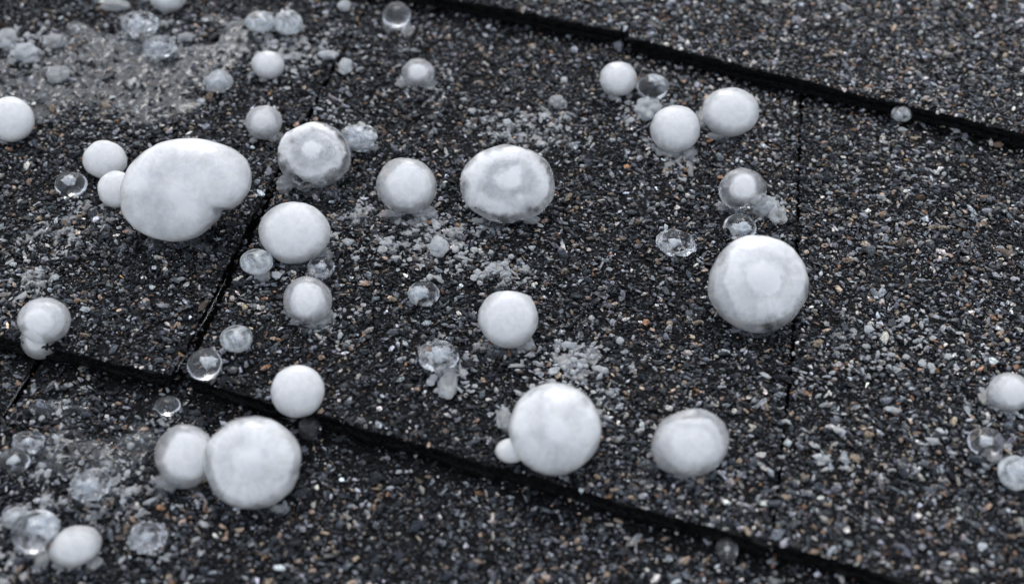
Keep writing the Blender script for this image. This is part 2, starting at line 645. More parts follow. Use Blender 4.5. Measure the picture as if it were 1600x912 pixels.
def course_strip(k):
    """plain course k steps down (negative) or up from the middle one"""
    base = Bb + nrm * 0.1415 * k
    a, c = base - dirS * 1.2, base + dirS * 1.2
    a2, c2 = a + nrm * 0.17, c + nrm * 0.17
    z = STEP * k
    v = []
    for q in (a, c, c2, a2):
        v.append((q[0], q[1], z)); v.append((q[0], q[1], z - 0.0038))
    f = [(0, 2, 4, 6), (1, 7, 5, 3), (0, 1, 3, 2), (2, 3, 5, 4), (4, 5, 7, 6), (6, 7, 1, 0)]
    me = mesh_np('shingle_course', v, f, M_FAR)
    return tag(link('shingle_course', me), kind='structure')


for k in (-5, -4, -3, -2, 2, 3, 4, 5):
    course_strip(k)
# deck under everything
cc = Bb
v = []
for sx_, ny_ in ((-1.3, -0.8), (1.3, -0.8), (1.3, 0.9), (-1.3, 0.9)):
    q = cc + dirS * sx_ + nrm * ny_
    v.append((q[0], q[1], -0.0135 + ny_ * STEP / 0.1415))
me = mesh_np('roof_deck', v, [(0, 1, 2, 3)], M_ASPH)
tag(link('roof_deck', me), kind='structure')


def surf(u, v):
    """level of the shingle seen at a photo point"""
    for z, group in ((Z_TOP, (sh_top_l, sh_top_r)), (Z_MID, (sh_left, sh_mid, sh_right))):
        q = P(u, v, z)
        for sh in group:
            if inside(sh, np.array([q.x]), np.array([q.y]))[0]:
                return sh.z
    return Z_LOW


BED = 0.0007    # granule tops above the sheet

# ------------------------------------------------------------------ ice


def lump(name, n, mat, a, bx, c, seed, amp=0.05, freq=1.6, rot=0.0, parent=None, loc=(0, 0, 0), smooth=True,
         facet=0.0, extra=None, bottom=None):
    """an uneven ellipsoid; extra(dirs, v) may reshape it further"""
    V, F = ICO[n]
    d = V.copy()
    r = 1 + amp * fbm(d * freq + seed * 3.1, 3, seed)
    if facet:
        rng = np.random.default_rng(seed)
        fd = rng.normal(size=(26, 3))
        fd /= np.linalg.norm(fd, axis=1)[:, None]
        lim = rng.uniform(0.93, 0.99, 26)
        dots = d @ fd.T
        cut = np.min(np.where(dots > 0.2, lim[None] / np.maximum(dots, 0.2), 9), 1)
        r = r * (1 - facet) + np.minimum(r, cut * 1.02) * facet
    v = d * r[:, None] * np.array([a, bx, c])
    if extra is not None:
        v = extra(d, v)
    cs, sn = math.cos(rot), math.sin(rot)
    v = np.stack([v[:, 0] * cs - v[:, 1] * sn, v[:, 0] * sn + v[:, 1] * cs, v[:, 2]], 1)
    if bottom is not None:
        lowm = v[:, 2] < bottom
        v[lowm, 2] = bottom + (v[lowm, 2] - bottom) * 0.15
    me = mesh_np(name, v, F, mat, smooth)
    o = link(name, me, parent)
    o.location = loc
    return o, me, d, v


def put_attr(me, vals):
    at = me.attributes.new('cloudiness', 'FLOAT', 'POINT')
    at.data.foreach_set('value', np.asarray(vals, np.float32))


def fuse(name, ells, mat, parent, voxel, seed, amp, relax=7):
    """several ellipsoids ((x,y,z),(a,b,c)) melted into one skin"""
    V, F = ICO[4]
    vs, fs = [], []
    for i, (p, r) in enumerate(ells):
        vs.append(V * np.array(r) + np.array(p)); fs.append(F + i * len(V))
    me = mesh_np(name, np.concatenate(vs), np.concatenate(fs), mat, True)
    o = link(name, me, parent)
    m = o.modifiers.new('remesh', 'REMESH'); m.mode = 'VOXEL'; m.voxel_size = voxel
    s = o.modifiers.new('smooth', 'SMOOTH'); s.iterations = relax; s.factor = 0.6
    dg = bpy.context.evaluated_depsgraph_get()
    me2 = bpy.data.meshes.new_from_object(o.evaluated_get(dg))
    o.modifiers.clear()
    o.data = me2
    bpy.data.meshes.remove(me)
    me2.name = name
    k = len(me2.vertices)
    co = np.empty(k * 3, np.float32); me2.vertices.foreach_get('co', co); co = co.reshape(-1, 3)
    nr = np.empty(k * 3, np.float32); me2.vertices.foreach_get('normal', nr); nr = nr.reshape(-1, 3)
    co = co + nr * (amp * fbm(co / 0.005 + seed, 3, seed))[:, None]
    me2.vertices.foreach_set('co', co.astype(np.float32).ravel())
    me2.polygons.foreach_set('use_smooth', np.full(len(me2.polygons), True))
    if not me2.materials:
        me2.materials.append(mat)
    me2.update()
    return o, me2, co


ST, CT = math.sin(TH), math.cos(TH)


LEAN = math.radians(38)            # the broad face of each stone leans this far downhill
DLT = math.pi / 2 - TH - LEAN
LM = Matrix.Rotation(LEAN, 3, 'X')


def settle(u, v, w, h, thin=0.62, sink=0.0005):
    """centre and half axes (along x, up the face, through the face) of a stone lying on the roof"""
    z0 = surf(u, v + h * 0.25) + BED
    up = 0.006
    for _ in range(5):
        p = P(u, v, z0 + up - sink)
        m = depth(p) / FPX
        a, hh = w / 2 * m, h / 2 * m
        c = thin * min(a, hh)
        b_ = math.sqrt(hh * hh - (c * math.sin(DLT)) ** 2) / math.cos(DLT)
        up = math.hypot(b_ * math.sin(LEAN), c * math.cos(LEAN))
    return p, a, b_, c, z0


def fringe(root, rp, u, v, w, h, seed, mat=None, name='melt_fringe', tall=0.5):
    """a bit of slush frozen to the foot of a stone"""
    z0 = surf(u, v) + BED
    p = P(u, v, z0 + 0.0004)
    a = w / 2 * depth(p) / FPX
    bb = h / 2 * depth(p) / FPX / ST
    o, me, d, vv = lump(name, 4, mat or M_SLUSH, a, bb, a * tall, seed, amp=0.65, freq=2.3, rot=0, parent=root,
                        loc=Vector((p.x, p.y, z0 + a * tall * 0.25)) - rp)
    return o


def face_xy(v, a, bb, c):
    """position on the stone's broad face"""
    x, y = v[:, 0] / a, v[:, 1] / bb
    back = v[:, 2] / c < -0.25
    return np.where(back, x * 3, x), np.where(back, y * 3, y)


def polar(pts, u, v, w, h):
    """outline traced in the photo -> radius factor over angle relative to the w x h ellipse"""
    an = [math.atan2(-(q[1] - v) / h, (q[0] - u) / w) for q in pts]
    rr = [math.hypot((q[0] - u) / (w / 2), (q[1] - v) / (h / 2)) for q in pts]
    o = np.argsort(an)
    an, rr = np.array(an)[o], np.array(rr)[o]
    an = np.concatenate([an - 2 * math.pi, an, an + 2 * math.pi])
    rr = np.tile(rr, 3)
    return an, rr


def radial_cloud(v, a, bb, c, nub, nubr, ring, rim, seed, base, streak=0.07, soft=0.5):
    """cloudiness on the upper face: bright centre, greyer ring, cloudy band with rays, clearer rim"""
    x, y = face_xy(v, a, bb, c)
    x, y = x - nub[0], y - nub[1]
    wob = fbm(v / a * 1.9 + seed * 2.3, 2, seed + 41)
    x = x * (1 + 0.35 * wob) + 0.10 * wob
    r = np.hypot(x, y) + 0.15 * fbm(v / a * 2.5 + seed, 3, seed)
    r = r + 0.10 * fbm(v / a * 7 + seed, 3, seed + 31)
    th = np.arctan2(y, x)
    ray = vnoise(np.stack([np.cos(th) * 7, np.sin(th) * 7, r * 0.8 + seed], 1), seed + 3)
    ray2 = vnoise(np.stack([np.cos(th) * 16, np.sin(th) * 16, r * 1.5 + seed], 1), seed + 5)
    lo_ = 0.86 - 0.5 * (1 - soft)
    k = np.interp(r, [0, nubr - 0.04, nubr + 0.10 * (0.5 + soft), ring, ring + 0.2, rim, rim + 0.13, 1.3],
                  [1.0, 1.0, lo_, lo_ - 0.02, 0.84, 0.84, base - 0.12, base - 0.2])
    k = k + 0.30 * fbm(v / a * 2.8 + seed * 1.7, 4, seed + 12)
    k = k + streak * (0.6 * ray + 0.6 * ray2) * np.clip((r - nubr) / 0.2, 0, 1)
    return k


def hailstone(u, v, w, h, label, seed, core=0.8, base=0.55, big=False, nub=None, amp=0.065, facet=0.7, fr=(), sink=0.0005,
              thin=0.50, power=0.78, rot=0.0, outline=None, grit=None, cshift=(0.0, 0.0), ring=0.42, cloud=None, nubr=0.24, soft=0.5, streak=0.07):
    p, a, b_, c, z0 = settle(u, v, w, h, thin, sink)
    root = bpy.data.objects.new('hailstone', None)
    COL.objects.link(root)
    root.location = (p.x, p.y, z0 - 0.0003)
    rp = Vector(root.location)
    tag(root, label, 'hailstone', 'hailstones lying on the roof')
    loc = Vector(p) - rp
    nsub = 6 if big else 5

    if outline:
        an, orr = polar(outline, u, v, w, h)

    def dimple(d, vv):
        vv = vv.copy()
        vv[:, 2] *= np.abs(d[:, 2] + 1e-9) ** (power - 1)
        if outline:
            th = np.arctan2(d[:, 1], d[:, 0])
            rxy = np.hypot(d[:, 0], d[:, 1])
            f = 1 + (np.interp(th, an, orr) - 1) * rxy ** 2.0
            vv = vv.copy()
            vv[:, 0] *= f
            vv[:, 1] *= f
        if nub is None:
            return vv
        x, y = face_xy(vv, a, b_, c)
        r = np.hypot(x - nub[0], y - nub[1]) + 0.06 * fbm(vv / a * 3, 2, seed)
        g = 0.012 * np.exp(-(r / 0.20) ** 2) - 0.045 * np.exp(-((r - 0.34) / 0.16) ** 2)
        g = g + 0.010 * fbm(vv / a * 5, 3, seed + 2)
        return vv * (1 + g[:, None])

    o, me, d, vv = lump('rind', nsub, M_RIND, a, b_, c, seed, amp=amp, freq=1.4, parent=root, loc=loc, facet=facet,
                        extra=dimple, rot=rot)
    if nub is not None:
        k = radial_cloud(vv, a, b_, c, nub, nubr, ring, 0.76, seed, base, soft=soft, streak=streak)
    else:
        # cloudy middle with a greyer skin towards the sides
        x, y = face_xy(vv, a, b_, c)
        rr = np.hypot(x - cshift[0] - 0.02, y - cshift[1] - 0.04) + 0.20 * fbm(vv / a * 1.7 + seed, 4, seed + 9)
        lim = cloud if cloud is not None else 0.62
        k = np.interp(rr, [0, lim - 0.07, lim + 0.10, lim + 0.33], [0.97, 0.93, base + 0.12, base - 0.05]) + 0.07 * fbm(vv / a * 6 + seed, 3, seed + 4)
    k = 1 - (1 - k) * 1.3
    o.rotation_euler = (LEAN, 0, 0)
    put_attr(me, k)
    co_, _, _, _ = lump('core', 4, M_CORE, a * core * 0.93, b_ * core * 0.93, c * core * 0.8, seed + 1, amp=0.26, freq=1.9, parent=root,
                        loc=loc + LM @ Vector((cshift[0] * a, cshift[1] * a, 0.02 * c)),
                        extra=(lambda d, q: q * np.interp(np.arctan2(d[:, 1], d[:, 0]), an, orr)[:, None] * 0.97) if outline else None)
    co_.rotation_euler = (LEAN, 0, 0)
    rg = random.Random(seed)
    auto = [(u + rg.uniform(-0.36, 0.36) * w, v + h * rg.uniform(0.42, 0.5), rg.uniform(0.12, 0.28) * min(w, 90), rg.uniform(7, 12))
            for _ in range(rg.choice((1, 2, 3)))]
    for i, (fu, fv, fw, fh) in enumerate(list(fr) + auto):
        fringe(root, rp, fu, fv, fw, fh, seed * 7 + i)
    if grit:
        gu, gv, gw = grit
        # speck lying on the skin: walk the sight line to the ellipsoid
        dd = (P(gu, gv, 0) - CAM).normalized()
        best = None
        for i in range(400):
            q = CAM + dd * (0.25 + i * 0.0006)
            e = LM.inverted() @ (q - Vector(p))
            if (e.x / a) ** 2 + (e.y / b_) ** 2 + (e.z / c) ** 2 < 1.0:
                best = q
                break
        if best:
            s = gw / 2 * depth(best) / FPX
            lump('grit_speck', 2, M_DIRT, s, s * 0.8, s * 0.6, seed + 8, amp=0.3, freq=2, parent=root, loc=best - rp, smooth=False)
    return root


def multi_stone(label, lobes, seed, base=0.6, core=0.82, voxel=0.00035, nub=None, amp=0.0003, fr=(), name='hailstone', cat='hailstone',
                mat=None, coremat=None, cores=None, group='hailstones lying on the roof', ring=0.42, lim=0.74, flat=None, relax=7):
    """several fused lobes: one thing, one skin, one core per lobe; lobe = (u,v,w,h[,cmin,cmax])"""
    info = []
    for L in lobes:
        u, v, w_, h_ = L[:4]
        p, a, b_, c, z0 = settle(u, v, w_, h_, L[4] if len(L) > 4 else 0.66)
        info.append((Vector(p), a, b_, c, z0))
    root = bpy.data.objects.new(name, None)
    COL.objects.link(root)
    rp = Vector((info[0][0].x, info[0][0].y, info[0][4] - 0.0003))
    root.location = rp
    tag(root, label, cat, group)
    LI = LM.inverted()
    base_p = info[0][0]
    ells = [((LI @ (p - base_p))[:], (a, b_, c)) for p, a, b_, c, z0 in info]
    o, me, co = fuse('rind', ells, mat or M_RIND, root, voxel, seed, amp, relax)
    o.location = base_p - rp
    o.rotation_euler = (LEAN, 0, 0)
    # cloudiness: distance to nearest lobe axis
    k = np.zeros(len(co)) + base
    for i, (pl, (a, b_, c)) in enumerate(ells):
        x, y = face_xy(co - np.array(pl), a, b_, c)
        rr = np.hypot(x, y)
        rr = rr + 0.08 * fbm(co / a * 2.2 + seed, 3, seed + i)
        if i == 0 and nub is not None:
            kk = radial_cloud(co - np.array(pl), a, b_, c, nub, 0.18, ring, lim, seed, base, soft=0.85, streak=0.08)
        else:
            kk = np.interp(rr, [0, lim - 0.1, lim + 0.05, lim + 0.25], [0.96, 0.92, base + 0.15, base])
        kk = np.where(rr < 1.15, kk, 0)
        k = np.maximum(k, kk) if i else np.where(rr < 1.0, kk, k)
    put_attr(me, k)
    for i, (pl, (a, b_, c)) in enumerate(ells):
        cs = cores[i] if cores else core
        if cs:
            q_, _, _, _ = lump('core', 4, coremat or M_CORE, a * cs, b_ * cs, c * cs, seed + 20 + i, amp=0.26, freq=1.9, parent=root,
                               loc=(base_p - rp) + LM @ Vector(pl))
            q_.rotation_euler = (LEAN, 0, 0)
    for i, (fu, fv, fw, fh) in enumerate(fr):
        fringe(root, rp, fu, fv, fw, fh, seed * 7 + i)
    return root


# --- the white and cloudy hailstones
hailstone(262, -9, 60, 58, 'white hailstone cut off by the top edge above the clear pellets', 21, facet=0.3)
hailstone(17, 187, 72, 71, 'opaque white hailstone cut off by the left edge beside the wet sheen', 22, core=0.88, base=0.8, facet=0.2)
hailstone(164, 250, 68, 61, 'white hailstone resting behind the small one that touches the double stone', 23, base=0.7, cloud=0.78, cshift=(0.06, -0.04))
hailstone(182, 296, 58, 58, 'small white hailstone pressed against the left side of the double stone', 24, base=0.68, cloud=0.8)
hailstone(290, 297, 200, 160, 'largest hailstone, two white lobes fused with a notch at lower right', 31, big=True, base=0.95, streak=0.05,
          nub=(-0.15, -0.1), nubr=0.12, soft=0.95, ring=0.34, core=0.86, thin=0.62, facet=0.15, amp=0.03,
          outline=[(392, 275), (387, 250), (365, 232), (330, 220), (290, 217), (250, 224), (218, 245), (197, 275), (190, 310),
                   (196, 338), (212, 358), (240, 372), (270, 377), (305, 371), (328, 352), (340, 338), (339, 326), (360, 326),
                   (378, 314), (390, 295)])
hailstone(419, 102, 52, 45, 'small grey-white hailstone alone above its lookalike by the joint', 25, base=0.6, cloud=0.6)
hailstone(412, 191, 58, 54, 'greyish hailstone with a bright wet glint below, left of the dented frosty one', 26, base=0.5, cloud=0.45,
          core=0.72, fr=[(431, 214, 22, 18)])
hailstone(491, 243, 116, 103, 'frosty translucent hailstone with a bright square centre beside the left joint', 27, big=True, soft=0.15,
          nub=(-0.02, 0.12), base=0.42, core=0.74, facet=0.8, ring=0.5, fr=[(449, 284, 34, 30)], amp=0.05)
hailstone(636, 290, 95, 89, 'round hailstone with grey rind and white heart left of the flat disc', 28, big=True, base=0.45, cloud=0.62,
          core=0.76, cshift=(0.04, 0.0), fr=[(664, 334, 40, 16), (612, 336, 34, 12)])
hailstone(792, 287, 151, 122, 'flat disc hailstone with white button centre and a dark speck', 29, big=True, soft=0.25, nub=(0.02, 0.06), base=0.5,
          core=0.8, thin=0.45, grit=(745, 323, 8), facet=0.7)
hailstone(460, 363, 111, 97, 'egg shaped white hailstone just right of the slanting joint', 32, big=True, base=0.52, cloud=0.74, core=0.82,
          facet=0.6, fr=[(505, 398, 30, 22)])
hailstone(481, 469, 76, 75, 'hailstone with a pointed wet foot below the egg shaped one', 33, base=0.42, cloud=0.58, core=0.76,
          fr=[(502, 493, 34, 26), (488, 506, 22, 14)])
hailstone(465, 611, 85, 83, 'smooth white hailstone dripping over the lower shingle edge', 34, base=0.72, cloud=0.75, core=0.86, facet=0.15)
hailstone(395, 723, 150, 146, 'large smooth white hailstone on the lowest course', 35, big=True, soft=1.0, nub=(0.0, 0.1), base=0.7, core=0.86,
          facet=0.3, ring=0.3)
hailstone(289, 712, 94, 100, 'cloudy hailstone leaning on the left side of the large smooth one', 36, base=0.4, cloud=0.66, core=0.74,
          cshift=(0.12, 0.0), fr=[(262, 752, 40, 24)], facet=0.3)
multi_stone('big round hailstone with faint rays and a small knob at lower left',
            [(867, 670, 145, 145), (799, 704, 52, 40), (822, 690, 46, 44)], 37, base=0.62, nub=(0.0, 0.02), ring=0.4, lim=0.82,
            cores=[0.8, 0.5, 0])
hailstone(1079, 692, 127, 105, 'egg shaped greyish hailstone near the bottom right of the knobbed one', 38, big=True, base=0.5, cloud=0.5,
          core=0.78, rot=0.35, facet=0.7)
hailstone(794, 498, 93, 92, 'round white hailstone in the centre below the flat disc', 39, big=True, base=0.56, cloud=0.76, core=0.84,
          facet=0.4, fr=[(820, 540, 30, 14)])
hailstone(966, 124, 59, 55, 'small white hailstone at the left end of the upper cluster', 41, base=0.6, cloud=0.65, fr=[(996, 134, 14, 12)])
hailstone(1055, 202, 77, 75, 'white hailstone with a wet drip beneath, lowest of the upper cluster', 42, base=0.62, cloud=0.68, core=0.82,
          fr=[(1076, 238, 22, 22), (1050, 240, 30, 12), (1078, 262, 10, 28)])
hailstone(1141, 175, 91, 77, 'oval white hailstone at the right end of the upper cluster', 43, big=True, base=0.55, cloud=0.7, core=0.8,
          fr=[(1097, 186, 22, 26), (1116, 212, 20, 14)], facet=0.6)
hailstone(1160, 296, 75, 68, 'half clear hailstone with white slush stuck to its right foot', 44, base=0.34, cloud=0.52, core=0.55,
          cshift=(-0.02, 0.05), fr=[(1128, 322, 18, 14)])
hailstone(1185, 443, 157, 153, 'largest single hailstone, facetted, lying across the right joint', 45, big=True, soft=0.75, nubr=0.3, nub=(0.02, 0.13), base=0.55,
          core=0.84, facet=0.8, ring=0.34, amp=0.05)
hailstone(1577, 612, 68, 61, 'white hailstone cut off by the right edge', 46, base=0.5, cloud=0.6, fr=[(1543, 622, 22, 26)])
hailstone(118, 853, 84, 62, 'blurred white oval hailstone in the lower left corner', 47, base=0.62, cloud=0.65, rot=0.4, core=0.8,
          facet=0.1, fr=[(146, 878, 24, 18)])
multi_stone('half melted hailstone with white heart above a grey wet foot, at the left edge',
            [(69, 500, 84, 72), (64, 530, 64, 64)], 48, base=0.30, cores=[0.68, 0.55], lim=0.55)
hailstone(653, 114, 52, 46, 'facetted grey hailstone with a water trail to its right', 49, base=0.4, cloud=0.5, core=0.62, facet=0.9,
          fr=[(632, 130, 26, 18), (672, 130, 20, 12)])


# --- clear pellets
def pellet(u, v, w, h, label, seed, bub=0.5, mat=None, amp=0.05, fr=(), lumpy=False, shift=(0, 0), facet=0.3):
    p, a, b_, c, z0 = settle(u, v, w, h, 0.8)
    root = bpy.data.objects.new('clear_hail_pellet', None)
    COL.objects.link(root)
    root.location = (p.x, p.y, z0 - 0.0003)
    rp = Vector(root.location)
    tag(root, label, 'ice pellet', 'clear ice pellets among the hailstones')
    lump('ice_shell', 5, mat or M_CLEAR, a, b_, c, seed, amp=0.35 if lumpy else amp, freq=2.2 if lumpy else 1.5, parent=root,
         loc=Vector(p) - rp, facet=facet)
    if bub:
        lump('bubble_cloud', 4, M_BUB, a * bub, b_ * bub * 0.8, c * bub * 0.7, seed + 2, amp=0.8, freq=2.6, parent=root,
             loc=Vector(p) - rp + Vector((shift[0] * a, shift[1] * a, 0.02 * c)))
    for i, (fu, fv, fw, fh) in enumerate(fr):
        fringe(root, rp, fu, fv, fw, fh, seed * 5 + i)
    return root


pellet(111, 288, 50, 44, 'glassy ice pellet with a white fleck, left of the double stone', 51, mat=M_GLASS, bub=0.34, shift=(-0.1, 0.2))
pellet(401, 409, 52, 44, 'dull grey ice pellet below left of the egg shaped stone', 52, mat=M_MILKY, bub=0.0)
pellet(502, 417, 44, 38, 'clear pellet with slush under it between two white stones', 53, bub=0.3, fr=[(497, 428, 34, 16)])
pellet(370, 529, 52, 47, 'frosted round pellet just above the glassy one with bright rim', 54, mat=M_MILKY, bub=0.35)
pellet(320, 569, 54, 54, 'glassy round pellet with bright rim at the foot of the slanting joint', 55, mat=M_GLASS, bub=0.36, shift=(0.2, 0.1))
pellet(1020, 136, 50, 46, 'dark clear pellet with white cap in the upper cluster', 56, mat=M_GLASS, bub=0.42, shift=(0.3, 0.45))
pellet(1156, 355, 52, 46, 'grainy clear pellet between the half clear stone and the largest single one', 57, bub=0.42, shift=(0.05, -0.1))
pellet(1056, 380, 58, 46, 'lumpy clear pellet alone left of the largest single stone', 58, bub=0.3, lumpy=True, fr=[(1038, 372, 10, 10), (1078, 372, 12, 12), (1064, 394, 16, 10)])
pellet(662, 459, 50, 44, 'streaky half clear pellet in the middle, left of the central stone', 59, bub=0.5, mat=M_CLEAR, shift=(-0.2, 0))
pellet(685, 556, 62, 50, 'half melted pellet of clear slush below the streaky one', 60, bub=0.5, lumpy=True, mat=M_CLEAR)
pellet(620, 24, 46, 50, 'dark clear pellet with a drip near the top seam', 61, mat=M_GLASS, bub=0.0, fr=[(636, 46, 18, 26), (612, 44, 26, 12)])
pellet(218, 38, 54, 46, 'crumpled clear pellet below the cut off white stone at top', 62, bub=0.45, lumpy=True)
pellet(250, 73, 50, 38, 'flattened clear pellet, lower of the pair at upper left', 63, bub=0.4, lumpy=True)
pellet(407, 34, 46, 38, 'left pellet of the frosted pair at the top', 64, mat=M_MILKY, bub=0.3)
pellet(450, 35, 46, 44, 'right pellet of the frosted pair at the top', 65, mat=M_MILKY, bub=0.0, facet=0.8, fr=[(468, 44, 18, 14)])
pellet(342, 127, 42, 40, 'small heap of whitish slush left of the upper grey-white hailstone', 66, mat=M_SLUSH, lumpy=True, bub=0.5)
pellet(1409, 178, 32, 28, 'tiny dull pellet tucked against the upper seam at right', 67, mat=M_MILKY, bub=0.4)
pellet(1540, 690, 56, 50, 'clear pellet below the stone cut off at right', 68, mat=M_GLASS, bub=0.3, fr=[(1556, 716, 22, 14)])
pellet(1587, 738, 54, 56, 'clear pellet cut off by the right edge', 69, bub=0.4, mat=M_MILKY)
pellet(22, 720, 52, 44, 'blurred glassy pellet at the left edge', 70, mat=M_GLASS, bub=0.3)
pellet(44, 690, 50, 38, 'blurred clear pellet behind the glassy one at the left edge', 71, bub=0.3, lumpy=True)
pellet(140, 758, 62, 50, 'blurred patch of clear slush between the left edge and the leaning stone', 72, bub=0.45, lumpy=True)
pellet(57, 830, 76, 70, 'large blurred clear pellet touching the white oval one', 73, bub=0.5, shift=(0.25, 0.2), facet=0.5)
pellet(24, 808, 40, 34, 'small blurred slush lump at the corner', 74, bub=0.5, mat=M_SLUSH, lumpy=True)
pellet(560, 214, 56, 46, 'crushed whitish pellet behind the frosty translucent hailstone', 75, bub=0.6, mat=M_MILKY, lumpy=True, fr=[(578, 232, 22, 12)])
pellet(262, 634, 40, 34, 'faint clear ring of ice below the lower seam at left', 76, mat=M_GLASS, bub=0.0, lumpy=False)
pellet(230, 838, 58, 48, 'faint melting clear pellet below the leaning stone', 77, bub=0.3, lumpy=True)
pellet(1136, 858, 34, 44, 'clear teardrop of ice under the lower seam at right', 78, mat=M_GLASS, bub=0.2)
pellet(484, 668, 36, 40, 'thin clear arch of ice on the lower course by the dripping stone', 79, mat=M_GLASS, bub=0.0, amp=0.1)


# --- loose slush lumps and crumbs
def chip(u, v, w, h, label, seed, group, mat=None, name='ice_crumb', cat='ice crumb', amp=0.5):
    z0 = surf(u, v) + BED
    p = P(u, v, z0 + 0.0005)
    a = w / 2 * depth(p) / FPX
    bb = h / 2 * depth(p) / FPX / ST
    c = min(a, bb) * 0.6
    o, me, d, vv = lump(name, 3 if w < 26 else 4, mat or M_CHIP, a, bb, c, seed, amp=amp, freq=2.0, rot=0,
                        loc=(p.x, p.y, z0 + c * 0.4), smooth=w > 22, facet=0.5)
    return tag(o, label, cat, group)


G = 'loose lumps of slush'
chip(686, 388, 32, 28, 'bright white slush lump in the middle of the splash marks', 201, G, name='slush_lump', cat='slush')
chip(1192, 320, 42, 30, 'rough white slush at the foot of the half clear stone', 202, G, name='slush_lump', cat='slush', amp=0.8)
chip(1214, 336, 28, 30, 'grey slush trailing towards the right joint', 203, G, name='slush_lump', cat='slush', amp=0.8, mat=M_SLUSH)
chip(1014, 172, 38, 36, 'pale slush between the dark clear pellet and the white stones', 204, G, name='slush_lump', cat='slush', amp=0.8)
chip(40, 85, 44, 30, 'blurred whitish slush on the wet sheen at upper left', 205, G, name='slush_lump', cat='slush', amp=0.6)
chip(86, 66, 34, 24, 'blurred grey slush right of its whitish neighbour at upper left', 206, G, name='slush_lump', cat='slush', mat=M_SLUSH)
chip(92, 118, 38, 28, 'flat grey slush in the middle of the wet sheen', 207, G, name='slush_lump', cat='slush', mat=M_SLUSH)
chip(10, 62, 30, 34, 'clear slush against the left edge at the top', 208, G, name='slush_lump', cat='slush', mat=M_SLUSH)
chip(180, 10, 44, 22, 'flattened slush at the top left of the cut off white stone', 209, G, name='slush_lump', cat='slush', mat=M_SLUSH)
chip(540, 104, 22, 28, 'upright white sliver of ice between the two top pellet pairs', 210, G, name='slush_lump', cat='slush')
chip(512, 86, 34, 14, 'long white sliver lying above the upright one', 211, G, name='slush_lump', cat='slush')
chip(538, 10, 22, 18, 'bright ice crumb near the top edge left of the dark clear pellet', 212, G, name='slush_lump', cat='slush')
chip(870, 160, 26, 20, 'pale slush lump left of the upper cluster', 213, G, name='slush_lump', cat='slush', mat=M_SLUSH)
chip(788, 655, 26, 34, 'grey slush standing at the upper left of the knobbed stone', 214, G, name='slush_lump', cat='slush', mat=M_SLUSH)
chip(700, 602, 30, 40, 'slush trail running down from the half melted pellet', 215, G, name='slush_lump', cat='slush', mat=M_SLUSH)
chip(290, 60, 26, 18, 'slush crumb right of the flattened clear pellet', 216, G, name='slush_lump', cat='slush', mat=M_SLUSH)
chip(410, 432, 24, 16, 'slush crumb under the dull grey pellet', 217, G, name='slush_lump', cat='slush', mat=M_SLUSH)

CL = [  # u, v, spread u, spread v, count, min, max, label, group
    (650, 385, 70, 36, 16, 8, 16, 'small ice crumb in the splash marks between egg shaped and central stones', 'ice crumbs in the splash marks'),
    (780, 418, 55, 28, 10, 7, 14, 'small ice crumb above the central round stone', 'ice crumbs above the central stone'),
    (700, 590, 40, 45, 9, 8, 15, 'small ice crumb around the half melted pellet', 'ice crumbs around the half melted pellet'),
    (880, 555, 60, 45, 14, 8, 15, 'pale ice crumb right below the central round stone', 'ice crumbs below the central stone'),
    (830, 190, 80, 55, 12, 8, 15, 'pale ice crumb between the flat disc and the upper cluster', 'ice crumbs above the flat disc'),
    (440, 75, 60, 55, 9, 7, 14, 'pale ice crumb around the frosted pair at the top', 'ice crumbs by the frosted pair'),
    (40, 440, 40, 60, 8, 7, 13, 'small ice crumb above the half melted stone at left', 'ice crumbs at the left edge'),
    (1390, 555, 90, 40, 8, 9, 15, 'pale ice crumb on the right hand shingle', 'ice crumbs on the right hand shingle'),
]
rng = np.random.default_rng(5)
sd = 300
for (cu, cv, su, sv, cn, mn, mxx, lab, grp) in CL:
    for i in range(cn):
        s = rng.uniform(mn, mxx)
        chip(cu + rng.normal(0, 0.55) * su, cv + rng.normal(0, 0.55) * sv, s, s * rng.uniform(0.55, 0.95), lab, sd, grp)
        sd += 1


